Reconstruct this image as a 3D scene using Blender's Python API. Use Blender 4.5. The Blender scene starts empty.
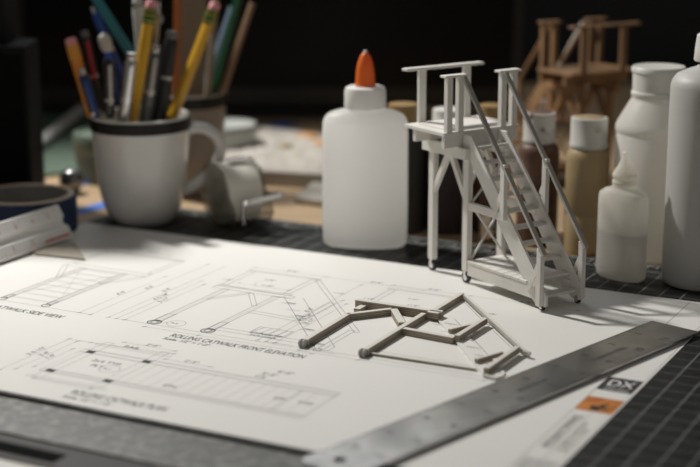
import bpy, bmesh, math, random
from mathutils import Vector, Matrix, Quaternion
random.seed(4)
S = 0.01                       # everything below is written in centimetres
PI = math.pi
scene = bpy.context.scene
COL = scene.collection

# ------------------------------------------------------------------ camera
F_PX, PITCH, CAM_H = 1574.0, math.radians(13.777), 26.0
cd = bpy.data.cameras.new('camera')
cam = bpy.data.objects.new('camera', cd); COL.objects.link(cam)
cam.location = (0, 0, CAM_H * S)
cam.rotation_euler = (PI / 2 - PITCH, 0, 0)
cd.sensor_width = 36.0
cd.lens = F_PX / 700 * 36.0
cd.clip_start = 0.01; cd.clip_end = 20
cd.dof.use_dof = True
cd.dof.focus_distance = 0.888
cd.dof.aperture_fstop = 5.2
cd.dof.aperture_blades = 9
scene.camera = cam

def at(u, v, Y):
    """point (cm) at depth Y seen in direction of photo pixel u, v"""
    a = (u - 350) / F_PX; b = (233.5 - v) / F_PX
    c, s = math.cos(PITCH), math.sin(PITCH)
    t = Y / (c + b * s)
    return Vector((a * t, Y, CAM_H + (-s + b * c) * t))

# ------------------------------------------------------------------ materials
def mat(name, col, rough=0.5, metal=0.0, var=0.06, scale=40.0, spec=0.5, bump=0.0, coat=0.0, sss=0.0,
        transl=0.0, stains=None, stretch=None):
    m = bpy.data.materials.new(name); m.use_nodes = True
    nt = m.node_tree; N = nt.nodes; L = nt.links
    p = N['Principled BSDF']; out = N['Material Output']
    p.inputs['Roughness'].default_value = rough
    p.inputs['Metallic'].default_value = metal
    p.inputs['Specular IOR Level'].default_value = spec
    p.inputs['Coat Weight'].default_value = coat
    tc = N.new('ShaderNodeTexCoord'); mp = N.new('ShaderNodeMapping')
    L.new(tc.outputs['Object'], mp.inputs['Vector'])
    if stretch: mp.inputs['Scale'].default_value = stretch
    nz = N.new('ShaderNodeTexNoise'); nz.inputs['Scale'].default_value = scale; nz.inputs['Detail'].default_value = 5
    L.new(mp.outputs[0], nz.inputs['Vector'])
    rp = N.new('ShaderNodeValToRGB')
    rp.color_ramp.elements[0].position = 0.3; rp.color_ramp.elements[1].position = 0.7
    rp.color_ramp.elements[0].color = tuple(max(0, c * (1 - var)) for c in col) + (1,)
    rp.color_ramp.elements[1].color = tuple(min(1, c * (1 + var)) for c in col) + (1,)
    L.new(nz.outputs['Fac'], rp.inputs['Fac'])
    src = rp.outputs['Color']
    if stains:
        scol, sscale, lo, hi = stains
        n2 = N.new('ShaderNodeTexNoise'); n2.inputs['Scale'].default_value = sscale; n2.inputs['Detail'].default_value = 6
        L.new(mp.outputs[0], n2.inputs['Vector'])
        r2 = N.new('ShaderNodeValToRGB'); r2.color_ramp.elements[0].position = lo; r2.color_ramp.elements[1].position = hi
        L.new(n2.outputs['Fac'], r2.inputs['Fac'])
        mx = N.new('ShaderNodeMix'); mx.data_type = 'RGBA'
        L.new(r2.outputs['Color'], mx.inputs[0]); L.new(src, mx.inputs[6]); mx.inputs[7].default_value = scol + (1,)
        src = mx.outputs[2]
    L.new(src, p.inputs['Base Color'])
    if bump:
        b = N.new('ShaderNodeBump'); b.inputs['Strength'].default_value = bump; b.inputs['Distance'].default_value = 0.0005
        L.new(nz.outputs['Fac'], b.inputs['Height']); L.new(b.outputs[0], p.inputs['Normal'])
    if sss:
        p.inputs['Subsurface Weight'].default_value = sss
        p.inputs['Subsurface Radius'].default_value = (0.01, 0.009, 0.008)
        p.inputs['Subsurface Scale'].default_value = 1.0
    if transl:
        tr = N.new('ShaderNodeBsdfTranslucent'); L.new(src, tr.inputs['Color'])
        ms = N.new('ShaderNodeMixShader'); ms.inputs[0].default_value = transl
        L.new(p.outputs[0], ms.inputs[1]); L.new(tr.outputs[0], ms.inputs[2]); L.new(ms.outputs[0], out.inputs['Surface'])
    return m

def laser_mat(name, face, edge, dark):
    m = mat(name, face, 0.65, var=0.05, scale=60, spec=0.3)
    nt = m.node_tree; N = nt.nodes; L = nt.links; p = N['Principled BSDF']
    src = p.inputs['Base Color'].links[0].from_socket
    tc = N.new('ShaderNodeTexCoord'); sn = N.new('ShaderNodeSeparateXYZ'); L.new(tc.outputs['Normal'], sn.inputs[0])
    sp = N.new('ShaderNodeSeparateXYZ'); L.new(tc.outputs['Object'], sp.inputs[0])
    ab = N.new('ShaderNodeMath'); ab.operation = 'ABSOLUTE'; L.new(sn.outputs['Z'], ab.inputs[0])
    lt = N.new('ShaderNodeMath'); lt.operation = 'LESS_THAN'; lt.inputs[1].default_value = .6; L.new(ab.outputs[0], lt.inputs[0])
    dv = N.new('ShaderNodeMath'); dv.operation = 'DIVIDE'; dv.inputs[1].default_value = .0012; L.new(sp.outputs['Z'], dv.inputs[0])
    fr_ = N.new('ShaderNodeMath'); fr_.operation = 'FRACT'; L.new(dv.outputs[0], fr_.inputs[0])
    l2 = N.new('ShaderNodeMath'); l2.operation = 'LESS_THAN'; l2.inputs[1].default_value = .25; L.new(fr_.outputs[0], l2.inputs[0])
    m1 = N.new('ShaderNodeMix'); m1.data_type = 'RGBA'; L.new(l2.outputs[0], m1.inputs[0]); m1.inputs[6].default_value = edge + (1,); m1.inputs[7].default_value = dark + (1,)
    m2 = N.new('ShaderNodeMix'); m2.data_type = 'RGBA'; L.new(lt.outputs[0], m2.inputs[0]); L.new(src, m2.inputs[6]); L.new(m1.outputs[2], m2.inputs[7])
    L.new(m2.outputs[2], p.inputs['Base Color'])
    return m

def clear_mat(name, tint=(0.95, 0.95, 0.93), base=0.025, rough=0.08):
    m = bpy.data.materials.new(name); m.use_nodes = True
    nt = m.node_tree; N = nt.nodes; L = nt.links
    N.remove(N['Principled BSDF'])
    t = N.new('ShaderNodeBsdfTransparent'); t.inputs[0].default_value = tint + (1,)
    g = N.new('ShaderNodeBsdfGlossy'); g.inputs['Roughness'].default_value = rough
    lw = N.new('ShaderNodeLayerWeight'); lw.inputs[0].default_value = 0.25
    mth = N.new('ShaderNodeMath'); mth.operation = 'MULTIPLY_ADD'
    mth.inputs[1].default_value = 0.7; mth.inputs[2].default_value = base
    L.new(lw.outputs['Fresnel'], mth.inputs[0])
    ms = N.new('ShaderNodeMixShader')
    L.new(mth.outputs[0], ms.inputs[0]); L.new(t.outputs[0], ms.inputs[1]); L.new(g.outputs[0], ms.inputs[2])
    L.new(ms.outputs[0], N['Material Output'].inputs['Surface'])
    return m

M = dict(
    paper=mat('white_paper', (0.80, 0.785, 0.75), 0.75, var=0.012, scale=15, spec=0.25),
    lettering=mat('lettering_ink', (0.10, 0.099, 0.097), 0.8, var=0.03, spec=0.2),
    ink=mat('grey_ink', (0.25, 0.245, 0.24), 0.8, var=0.03, spec=0.2),
    ink_faint=mat('pale_ink', (0.46, 0.45, 0.43), 0.8, var=0.03, spec=0.2),
    ink_dark=mat('dark_ink', (0.06, 0.06, 0.06), 0.8, var=0.03, spec=0.2),
    black_print=mat('black_print', (0.012, 0.012, 0.014), 0.6, var=0.1),
    orange_print=mat('orange_print', (0.62, 0.22, 0.02), 0.6, var=0.35, scale=120, stains=((0.33, 0.06, 0.012), 70, 0.45, 0.75)),
    white_print=mat('white_print', (0.8, 0.8, 0.78), 0.6, var=0.02),
    pink_print=mat('pink_print', (0.62, 0.42, 0.36), 0.6, var=0.05),
    bass=mat('pale_model_wood', (0.77, 0.745, 0.695), 0.65, var=0.06, scale=60, spec=0.3, stretch=(1, 1, .25)),
    bass_edge=mat('grey_edged_strip', (0.42, 0.40, 0.36), 0.6, var=0.1, scale=90),
    brown=mat('brown_model_wood', (0.215, 0.122, 0.057), 0.6, var=0.3, scale=50, stretch=(1, 1, .25)),
    wheel=mat('dark_caster', (0.035, 0.035, 0.035), 0.3, 0.6, var=0.1),
    steel=mat('brushed_steel', (0.56, 0.55, 0.525), 0.27, 1.0, var=0.16, scale=45, stains=((0.36, 0.35, 0.335), 28, 0.42, 0.72), bump=0.04),
    cork=mat('ruler_backing', (0.03, 0.028, 0.025), 0.9, var=0.1),
    chrome=mat('chrome', (0.7, 0.7, 0.7), 0.14, 1.0, var=0.02),
    etched=mat('etched_marks', (0.07, 0.068, 0.065), 0.6, 0.3, var=0.05),
    glue=mat('milky_plastic', (0.96, 0.955, 0.935), 0.33, var=0.01, scale=20, transl=0.74, coat=0.1),
    glue_cap=mat('white_cap_plastic', (0.88, 0.87, 0.85), 0.4, var=0.02, transl=0.25),
    orange=mat('orange_plastic', (0.86, 0.19, 0.03), 0.4, var=0.04, transl=0.25),
    dropper=mat('frosted_plastic', (0.92, 0.90, 0.84), 0.3, var=0.02, transl=0.62),
    liquid=mat('pale_filled_plastic', (0.88, 0.86, 0.80), 0.35, var=0.02, transl=0.62),
    white_bottle=mat('white_bottle_plastic', (0.86, 0.84, 0.79), 0.42, var=0.02, scale=15, spec=0.35, transl=0.45),
    white_lid=mat('white_lid_plastic', (0.68, 0.67, 0.62), 0.42, var=0.05, stains=((0.56, 0.55, 0.50), 60, 0.55, 0.75)),
    grey_bottle=mat('grey_filled_bottle', (0.58, 0.57, 0.54), 0.35, var=0.02, transl=0.1),
    grey_bottle_top=mat('pale_empty_plastic', (0.60, 0.595, 0.56), 0.5, var=0.03, transl=0.2),
    tan=mat('tan_paint', (0.36, 0.27, 0.145), 0.5, var=0.05, spec=0.3),
    brownp=mat('brown_paint', (0.14, 0.075, 0.048), 0.5, spec=0.3, var=0.25, stains=((0.06, 0.03, 0.02), 50, 0.5, 0.7)),
    darkp=mat('charcoal_paint', (0.038, 0.035, 0.033), 0.5, spec=0.3, var=0.1),
    plum=mat('dark_plum_paint', (0.03, 0.02, 0.02), 0.5, spec=0.3, var=0.1),
    rust=mat('rust_paint', (0.10, 0.048, 0.022), 0.35, var=0.1),
    lid_stained=mat('paint_stained_lid', (0.52, 0.50, 0.46), 0.45, var=0.06, stains=((0.14, 0.075, 0.05), 85, 0.60, 0.68)),
    lid_tan=mat('cream_lid', (0.55, 0.54, 0.50), 0.45, var=0.05, stains=((0.33, 0.25, 0.15), 70, 0.62, 0.75)),
    lid_gold=mat('ochre_lid', (0.30, 0.19, 0.07), 0.4, var=0.1),
    paint_dry_brown=mat('dried_brown_paint', (0.13, 0.075, 0.045), 0.5, var=0.1),
    paint_dry_tan=mat('dried_tan_paint', (0.33, 0.25, 0.14), 0.5, var=0.1),
    mug=mat('off_white_glaze', (0.68, 0.665, 0.63), 0.22, var=0.05, scale=12, coat=0.3, stains=((0.55, 0.52, 0.48), 18, 0.5, 0.8)),
    rim=mat('black_glaze', (0.010, 0.010, 0.010), 0.3, var=0.05, spec=0.3),
    mug_brown=mat('taupe_glaze', (0.24, 0.21, 0.18), 0.3, var=0.12, scale=14),
    yellow=mat('yellow_lacquer', (0.62, 0.34, 0.022), 0.3, var=0.06),
    orange_pencil=mat('orange_lacquer', (0.75, 0.27, 0.04), 0.3, var=0.06),
    green=mat('green_lacquer', (0.010, 0.065, 0.03), 0.3, var=0.06),
    ferrule=mat('green_ferrule', (0.02, 0.10, 0.03), 0.3, 0.5, var=0.1),
    ferrule_band=mat('gold_band', (0.55, 0.42, 0.08), 0.3, 0.6, var=0.05),
    eraser=mat('pink_eraser', (0.66, 0.28, 0.30), 0.8, var=0.05),
    teal=mat('teal_plastic', (0.02, 0.16, 0.20), 0.35, var=0.05),
    blue=mat('blue_plastic', (0.015, 0.06, 0.28), 0.25, var=0.05, coat=0.3),
    navy=mat('navy_plastic', (0.012, 0.03, 0.09), 0.25, var=0.05, coat=0.3),
    red=mat('red_plastic', (0.45, 0.02, 0.025), 0.25, var=0.05, coat=0.3),
    black=mat('black_plastic', (0.012, 0.012, 0.013), 0.3, var=0.1),
    grey_pen=mat('dark_grey_metal', (0.16, 0.16, 0.16), 0.28, 0.8, var=0.05),
    silver=mat('silver_metal', (0.50, 0.49, 0.47), 0.22, 1.0, var=0.05),
    cotton=mat('white_cotton', (0.58, 0.57, 0.53), 0.9, var=0.04),
    stick=mat('raw_wood', (0.25, 0.195, 0.14), 0.7, var=0.12, scale=30, stretch=(1, 1, .1)),
    brown_stick=mat('brown_lacquer', (0.24, 0.15, 0.09), 0.35, var=0.1),
    orange_stick=mat('rust_lacquer', (0.36, 0.10, 0.02), 0.4, var=0.1),
    bluegrey=mat('blue_grey_lacquer', (0.16, 0.22, 0.30), 0.35, var=0.08),
    masking=mat('blue_masking_tape', (0.007, 0.024, 0.075), 0.65, var=0.1, scale=80, bump=0.1),
    masking_strip=mat('bright_blue_tape', (0.03, 0.13, 0.50), 0.6, var=0.06),
    core=mat('kraft_core', (0.75, 0.61, 0.47), 0.85, var=0.06),
    core_in=mat('grey_core_lining', (0.33, 0.32, 0.29), 0.7, var=0.08, stains=((0.03, 0.08, 0.30), 95, 0.60, 0.66)),
    scale=mat('white_scale_plastic', (0.86, 0.85, 0.83), 0.4, var=0.02),
    scale_red=mat('red_scale_print', (0.62, 0.20, 0.18), 0.6, var=0.05),
    scale_pink=mat('pale_red_scale_print', (0.62, 0.38, 0.35), 0.6, var=0.05),
    chip=mat('chipboard', (0.40, 0.355, 0.29), 0.85, var=0.06, scale=90),
    roll=mat('cream_tape_roll', (0.90, 0.87, 0.79), 0.45, var=0.04, transl=0.3),
    roll_core=mat('beige_tape_core', (0.50, 0.42, 0.33), 0.6, var=0.05),
    clear=clear_mat('clear_plastic'),
    smoke=clear_mat('dark_glass', (0.25, 0.25, 0.25), 0.12, 0.05),
    ball=mat('dark_chrome', (0.20, 0.20, 0.20), 0.06, 0.9, var=0.05),
    monitor=mat('black_bezel', (0.010, 0.010, 0.011), 0.35, var=0.1),
    screen=mat('dark_screen', (0.004, 0.004, 0.005), 0.3, var=0.1, spec=0.15),
    speaker=mat('black_box_vinyl', (0.008, 0.008, 0.009), 0.75, var=0.15, spec=0.2),
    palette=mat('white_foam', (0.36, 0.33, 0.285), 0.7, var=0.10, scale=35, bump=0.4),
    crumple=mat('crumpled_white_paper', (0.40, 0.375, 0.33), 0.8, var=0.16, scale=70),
    apricot=mat('apricot_paint', (0.55, 0.30, 0.13), 0.6, var=0.1),
    tin=mat('pale_grey_plastic', (0.42, 0.44, 0.42), 0.4, var=0.05),
    tin_green=mat('grey_green_plastic', (0.12, 0.155, 0.12), 0.4, var=0.05),
    greenmat=mat('green_cutting_board', (0.08, 0.118, 0.085), 0.55, var=0.08),
    white_tube=mat('white_tube', (0.62, 0.62, 0.60), 0.4, var=0.04),
    worn=mat('worn_grey_metal', (0.07, 0.07, 0.062), 0.48, 0.1, var=0.5, scale=260, bump=0.5, spec=0.45, stains=((0.24, 0.235, 0.205), 170, 0.5, 0.78)),
    bar=mat('grey_aluminium', (0.05, 0.05, 0.047), 0.55, 0.0, var=0.06, spec=0.15),
    rubber=mat('black_rubber', (0.008, 0.008, 0.008), 0.9, var=0.1, spec=0.03),
    wall=mat('blue_black_wall', (0.010, 0.012, 0.017), 0.6, var=0.35, scale=4, stains=((0.028, 0.028, 0.028), 5, 0.58, 0.8)),
    floor=mat('dark_floor', (0.03, 0.028, 0.025), 0.7, var=0.2),
    matprint=mat('pale_grey_print', (0.46, 0.47, 0.46), 0.6, var=0.08),
)

def wood_desk():
    m = mat('beech_desk', (0.40, 0.285, 0.175), 0.42, var=0.12, scale=6, stretch=(1, 7, 1))
    return m
M['desk'] = wood_desk()
M['laser'] = laser_mat('laser_cut_card', (0.72, 0.695, 0.63), (0.42, 0.365, 0.29), (0.11, 0.09, 0.068))

def cutting_mat_material(pitch=0.0127):
    m = bpy.data.materials.new('black_cutting_mat'); m.use_nodes = True
    nt = m.node_tree; N = nt.nodes; L = nt.links
    p = N['Principled BSDF']; p.inputs['Specular IOR Level'].default_value = 0.22
    tc = N.new('ShaderNodeTexCoord'); sp = N.new('ShaderNodeSeparateXYZ'); L.new(tc.outputs['Object'], sp.inputs[0])
    facs = []
    for ax in ('X', 'Y'):
        a = N.new('ShaderNodeMath'); a.operation = 'DIVIDE'; a.inputs[1].default_value = pitch; L.new(sp.outputs[ax], a.inputs[0])
        b = N.new('ShaderNodeMath'); b.operation = 'FRACT'; L.new(a.outputs[0], b.inputs[0])
        c = N.new('ShaderNodeMath'); c.operation = 'LESS_THAN'; c.inputs[1].default_value = 0.042 if ax == 'X' else 0.035
        L.new(b.outputs[0], c.inputs[0])
        d = N.new('ShaderNodeMath'); d.operation = 'MULTIPLY'; d.inputs[1].default_value = 0.8 if ax == 'X' else 0.55
        L.new(c.outputs[0], d.inputs[0]); facs.append(d)
    mx = N.new('ShaderNodeMath'); mx.operation = 'MAXIMUM'
    L.new(facs[0].outputs[0], mx.inputs[0]); L.new(facs[1].outputs[0], mx.inputs[1])
    nz = N.new('ShaderNodeTexNoise'); nz.inputs['Scale'].default_value = 42; nz.inputs['Detail'].default_value = 8
    nz.inputs['Roughness'].default_value = 0.7
    L.new(tc.outputs['Object'], nz.inputs['Vector'])
    rp = N.new('ShaderNodeValToRGB')
    rp.color_ramp.elements[0].color = (0.008, 0.0085, 0.008, 1); rp.color_ramp.elements[1].color = (0.022, 0.0225, 0.021, 1)
    rp.color_ramp.elements[0].position = 0.35; rp.color_ramp.elements[1].position = 0.75
    L.new(nz.outputs['Fac'], rp.inputs['Fac'])
    mix = N.new('ShaderNodeMix'); mix.data_type = 'RGBA'
    L.new(mx.outputs[0], mix.inputs[0]); L.new(rp.outputs['Color'], mix.inputs[6]); mix.inputs[7].default_value = (0.30, 0.305, 0.29, 1)
    L.new(mix.outputs[2], p.inputs['Base Color'])
    r2 = N.new('ShaderNodeValToRGB')
    r2.color_ramp.elements[0].color = (0.36,) * 3 + (1,); r2.color_ramp.elements[1].color = (0.66,) * 3 + (1,)
    r2.color_ramp.elements[0].position = 0.35; r2.color_ramp.elements[1].position = 0.68
    L.new(nz.outputs['Fac'], r2.inputs['Fac']); L.new(r2.outputs['Color'], p.inputs['Roughness'])
    n3 = N.new('ShaderNodeTexNoise'); n3.inputs['Scale'].default_value = 900; L.new(tc.outputs['Object'], n3.inputs['Vector'])
    bp = N.new('ShaderNodeBump'); bp.inputs['Strength'].default_value = 0.12; bp.inputs['Distance'].default_value = 0.0003
    L.new(n3.outputs['Fac'], bp.inputs['Height']); L.new(bp.outputs[0], p.inputs['Normal'])
    return m
M['mat'] = cutting_mat_material()

# ------------------------------------------------------------------ mesh building
class MB:
    def __init__(self): self.v = []; self.f = []
    def add(self, vs, fs):
        n = len(self.v); self.v += [Vector(p) for p in vs]; self.f += [tuple(i + n for i in f) for f in fs]; return self
    def box(self, lo, hi):
        x0, y0, z0 = lo; x1, y1, z1 = hi
        return self.add([(x0, y0, z0), (x1, y0, z0), (x1, y1, z0), (x0, y1, z0), (x0, y0, z1), (x1, y0, z1), (x1, y1, z1), (x0, y1, z1)],
                        [(3, 2, 1, 0), (4, 5, 6, 7), (0, 1, 5, 4), (1, 2, 6, 5), (2, 3, 7, 6), (3, 0, 4, 7)])
    def bar(self, p0, p1, w, t, up=(0, 0, 1)):
        """square bar from p0 to p1; t measured along `up`, w across"""
        p0, p1 = Vector(p0), Vector(p1); d = (p1 - p0).normalized(); up = Vector(up)
        s = d.cross(up).normalized(); u = s.cross(d).normalized()
        vs = []
        for p in (p0, p1):
            for a, b in ((-1, -1), (1, -1), (1, 1), (-1, 1)): vs.append(p + s * (a * w / 2) + u * (b * t / 2))
        return self.add(vs, [(0, 1, 2, 3)[::-1], (4, 5, 6, 7), (0, 1, 5, 4), (1, 2, 6, 5), (2, 3, 7, 6), (3, 0, 4, 7)])
    def prism(self, poly, y0, y1, axes='xz'):
        n = len(poly)
        def P(a, b, c): return {'xz': (a, c, b), 'xy': (a, b, c), 'yz': (c, a, b)}[axes]
        vs = [P(a, b, y0) for a, b in poly] + [P(a, b, y1) for a, b in poly]
        fs = [tuple(range(n))[::-1], tuple(range(n, 2 * n))] + [(i, (i + 1) % n, n + (i + 1) % n, n + i) for i in range(n)]
        return self.add(vs, fs)
    def tube(self, p0, p1, r0, r1=None, n=16, caps=True):
        r1 = r0 if r1 is None else r1
        p0, p1 = Vector(p0), Vector(p1); d = (p1 - p0).normalized()
        a = d.cross(Vector((0, 0, 1)) if abs(d.z) < .9 else Vector((1, 0, 0))).normalized(); b = d.cross(a)
        vs = [p + (a * math.cos(2 * PI * i / n) + b * math.sin(2 * PI * i / n)) * r for p, r in ((p0, r0), (p1, r1)) for i in range(n)]
        fs = [(i, (i + 1) % n, n + (i + 1) % n, n + i) for i in range(n)]
        if caps: fs += [tuple(range(n))[::-1], tuple(range(n, 2 * n))]
        return self.add(vs, fs)
    def path(self, pts, r, n=12, caps=True):
        pts = [Vector(p) for p in pts]; rings = []; prev = None
        rr = r if isinstance(r, (list, tuple)) else [r] * len(pts)
        for i, p in enumerate(pts):
            d = (pts[min(i + 1, len(pts) - 1)] - pts[max(i - 1, 0)]).normalized()
            if prev is None: a = d.cross(Vector((0, 0, 1)) if abs(d.z) < .9 else Vector((0, 1, 0))).normalized()
            else: a = (prev - d * prev.dot(d)).normalized()
            prev = a; b = d.cross(a)
            rings += [p + (a * math.cos(2 * PI * k / n) + b * math.sin(2 * PI * k / n)) * rr[i] for k in range(n)]
        fs = [(i * n + k, i * n + (k + 1) % n, (i + 1) * n + (k + 1) % n, (i + 1) * n + k) for i in range(len(pts) - 1) for k in range(n)]
        if caps: fs += [tuple(range(n))[::-1], tuple(range((len(pts) - 1) * n, len(pts) * n))]
        return self.add(rings, fs)
    def loft(self, rings, n=48, power=2.0, cap0=True, cap1=True):
        """rings: (z, rx, ry) super-ellipses stacked up z"""
        vs = []
        for r in rings:
            z, rx, ry = r[:3]; e = 2.0 / (r[3] if len(r) > 3 else power)
            for k in range(n):
                c, s = math.cos(2 * PI * k / n), math.sin(2 * PI * k / n)
                vs.append((rx * math.copysign(abs(c) ** e, c), ry * math.copysign(abs(s) ** e, s), z))
        m = len(rings)
        fs = [(i * n + k, i * n + (k + 1) % n, (i + 1) * n + (k + 1) % n, (i + 1) * n + k) for i in range(m - 1) for k in range(n)]
        if cap0: fs.append(tuple(range(n))[::-1])
        if cap1: fs.append(tuple(range((m - 1) * n, m * n)))
        return self.add(vs, fs)
    def lathe(self, prof, n=48, cap0=True, cap1=True): return self.loft([(z, r, r) for r, z in prof], n, 2.0, cap0, cap1)
    def ring(self, z0, z1, r0, r1, n=64):
        vs = [(r * math.cos(2 * PI * k / n), r * math.sin(2 * PI * k / n), z) for r, z in ((r1, z0), (r1, z1), (r0, z1), (r0, z0)) for k in range(n)]
        fs = [(j * n + k, j * n + (k + 1) % n, ((j + 1) % 4) * n + (k + 1) % n, ((j + 1) % 4) * n + k) for j in range(4) for k in range(n)]
        return self.add(vs, fs)
    def sphere(self, c, r, n=24):
        c = Vector(c); vs = []; m = n // 2
        for i in range(1, m):
            t = PI * i / m
            vs += [c + Vector((math.sin(t) * math.cos(2 * PI * k / n), math.sin(t) * math.sin(2 * PI * k / n), -math.cos(t))) * r for k in range(n)]
        b = len(vs); vs += [c - Vector((0, 0, r)), c + Vector((0, 0, r))]
        fs = [(i * n + k, i * n + (k + 1) % n, (i + 1) * n + (k + 1) % n, (i + 1) * n + k) for i in range(m - 2) for k in range(n)]
        fs += [(b, (k + 1) % n, k) for k in range(n)] + [(b + 1, (m - 2) * n + k, (m - 2) * n + (k + 1) % n) for k in range(n)]
        return self.add(vs, fs)
    def quad(self, p0, p1, w, z):
        """flat printed stroke in the xy plane"""
        a, b = Vector((p0[0], p0[1], z)), Vector((p1[0], p1[1], z)); d = (b - a)
        if d.length < 1e-6: return self
        s = Vector((-d.y, d.x, 0)).normalized() * (w / 2)
        return self.add([a - s, b - s, b + s, a + s], [(0, 1, 2, 3)])
    def rect(self, x0, y0, x1, y1, z): return self.add([(x0, y0, z), (x1, y0, z), (x1, y1, z), (x0, y1, z)], [(0, 1, 2, 3)])
    def circle(self, c, r, w, z, n=20):
        for k in range(n):
            a, b = 2 * PI * k / n, 2 * PI * (k + 1) / n
            self.quad((c[0] + r * math.cos(a), c[1] + r * math.sin(a)), (c[0] + r * math.cos(b), c[1] + r * math.sin(b)), w, z)
        return self
    def text(self, s, x, y, size, z, rot=0.0, sx=1.0, fit=None, bold=.012):
        cu = bpy.data.curves.new('t', 'FONT'); cu.body = s; cu.size = size; cu.offset = bold * size
        o = bpy.data.objects.new('t', cu); COL.objects.link(o)
        dg = bpy.context.evaluated_depsgraph_get(); dg.update()
        me = bpy.data.meshes.new_from_object(o.evaluated_get(dg))
        vs = [v.co.copy() for v in me.vertices]; fs = [tuple(p.vertices) for p in me.polygons]
        bpy.data.objects.remove(o); bpy.data.curves.remove(cu); bpy.data.meshes.remove(me)
        if not vs: return self
        if fit: sx = fit / max(v.x for v in vs)
        c, q = math.cos(rot), math.sin(rot)
        return self.add([(x + v.x * sx * c - v.y * q, y + v.x * sx * q + v.y * c, z) for v in vs], fs)
    def xf(self, mtx):
        self.v = [mtx @ p for p in self.v]; return self
    def build(self, name, material, parent=None, smooth=False, bevel=0.0, sub=0, seg=2, flat_up=False):
        me = bpy.data.meshes.new(name)
        me.from_pydata([tuple(p * S) for p in self.v], [], self.f); me.update()
        bm = bmesh.new(); bm.from_mesh(me)
        if not flat_up: bmesh.ops.recalc_face_normals(bm, faces=bm.faces)
        bm.to_mesh(me); bm.free()
        me.materials.append(material)
        o = bpy.data.objects.new(name, me); COL.objects.link(o)
        if smooth:
            for p in me.polygons: p.use_smooth = True
            for e in me.edges: pass
        if bevel:
            b = o.modifiers.new('bevel', 'BEVEL'); b.width = bevel * S; b.segments = seg; b.limit_method = 'ANGLE'; b.angle_limit = math.radians(35)
        if sub:
            m = o.modifiers.new('sub', 'SUBSURF'); m.levels = sub; m.render_levels = sub
        if smooth:
            try:
                me.set_sharp_from_angle(angle=math.radians(40))
            except Exception: pass
        if parent is not None: o.parent = parent
        return o

def tag(o, label, cat=None, group=None, kind=None):
    o['label'] = label
    if cat: o['category'] = cat
    if group: o['group'] = group
    if kind: o['kind'] = kind
    return o

def thing(name, label, cat, loc=(0, 0, 0), rz=0.0, group=None, scale=1.0):
    o = bpy.data.objects.new(name, None); COL.objects.link(o)
    o.empty_display_size = 0.01
    o.location = Vector(loc) * S; o.rotation_euler = (0, 0, rz); o.scale = (scale,) * 3
    return tag(o, label, cat, group)

def aim(o, p0, p1, roll=0.0):
    """put thing o at p0 with its local z along p0->p1"""
    d = Vector(p1) - Vector(p0)
    o.location = Vector(p0) * S
    q = d.to_track_quat('Z', 'Y')
    face = min((k * PI / 12 for k in range(24)), key=lambda r_: (q @ Quaternion((0, 0, 1), r_) @ Vector((0, -1, 0))).y)
    o.rotation_euler = (q @ Quaternion((0, 0, 1), face + roll)).to_euler()
    return d.length

# ------------------------------------------------------------------ setting
MAT_T = 0.3                                    # top of the cutting mat is z = 0, desk top is z = -0.3
f = MB().box((-150, -60, -75.5), (150, 190, -75)).build('floor', M['floor']); f['kind'] = 'structure'
w = MB().box((-150, 184, -75), (150, 190, 120)).build('wall_back', M['wall']); w['kind'] = 'structure'
desk = thing('desk', 'light beech wooden desk that carries all the tools', 'desk', (0, 100, -75))
MB().box((-90, -72, 71.2), (90, 80, 75 - MAT_T)).build('desktop', M['desk'], desk, bevel=0.3)
for sx in (-1, 1):
    for y in (-66, 74): MB().box((sx * 84 - 3, y - 3, 0), (sx * 84 + 3, y + 3, 71.2)).build('leg', M['desk'], desk)

# paper axes: A runs along the drawing's width, B up the sheet
ROT = -0.4763
Adir = Vector((math.cos(ROT), math.sin(ROT), 0)); Bdir = Vector((-Adir.y, Adir.x, 0))
def AB(a, b, z=0): return Adir * a + Bdir * b + Vector((0, 0, z))

# cutting mat
m0 = AB(-66.97, 57.3)
cm = thing('cutting_mat', 'large black self-healing cutting mat with pale grid under the drawing', 'cutting mat', (m0.x, m0.y, -MAT_T), ROT)
MATW, MATD = 63.5, 38.3
MB().box((0, 0, 0), (MATW, MATD, MAT_T)).build('mat_sheet', M['mat'], cm, bevel=0.04)
mb = MB()
for i in range(0, int(MATW / 0.3175)):
    x = 0.62 + i * 0.3175
    if x > MATW - .6: break
    ln = 0.55 if i % 4 == 0 else (0.38 if i % 2 == 0 else 0.25)
    mb.quad((x, MATD - .35), (x, MATD - .35 - ln), 0.05, MAT_T + .006)
mb.quad((.6, MATD - .35), (MATW - .6, MATD - .35), .05, MAT_T + .006)
mb.quad((.6, MATD - 1.75), (MATW - .6, MATD - 1.75), .06, MAT_T + .006)
for i in range(1, 25):
    mb.text(str(i), 0.62 + i * 2.54 - .25, MATD - 1.55, .62, MAT_T + .006)
mb.build('edge_scale_print', M['matprint'], cm, flat_up=True)

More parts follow.
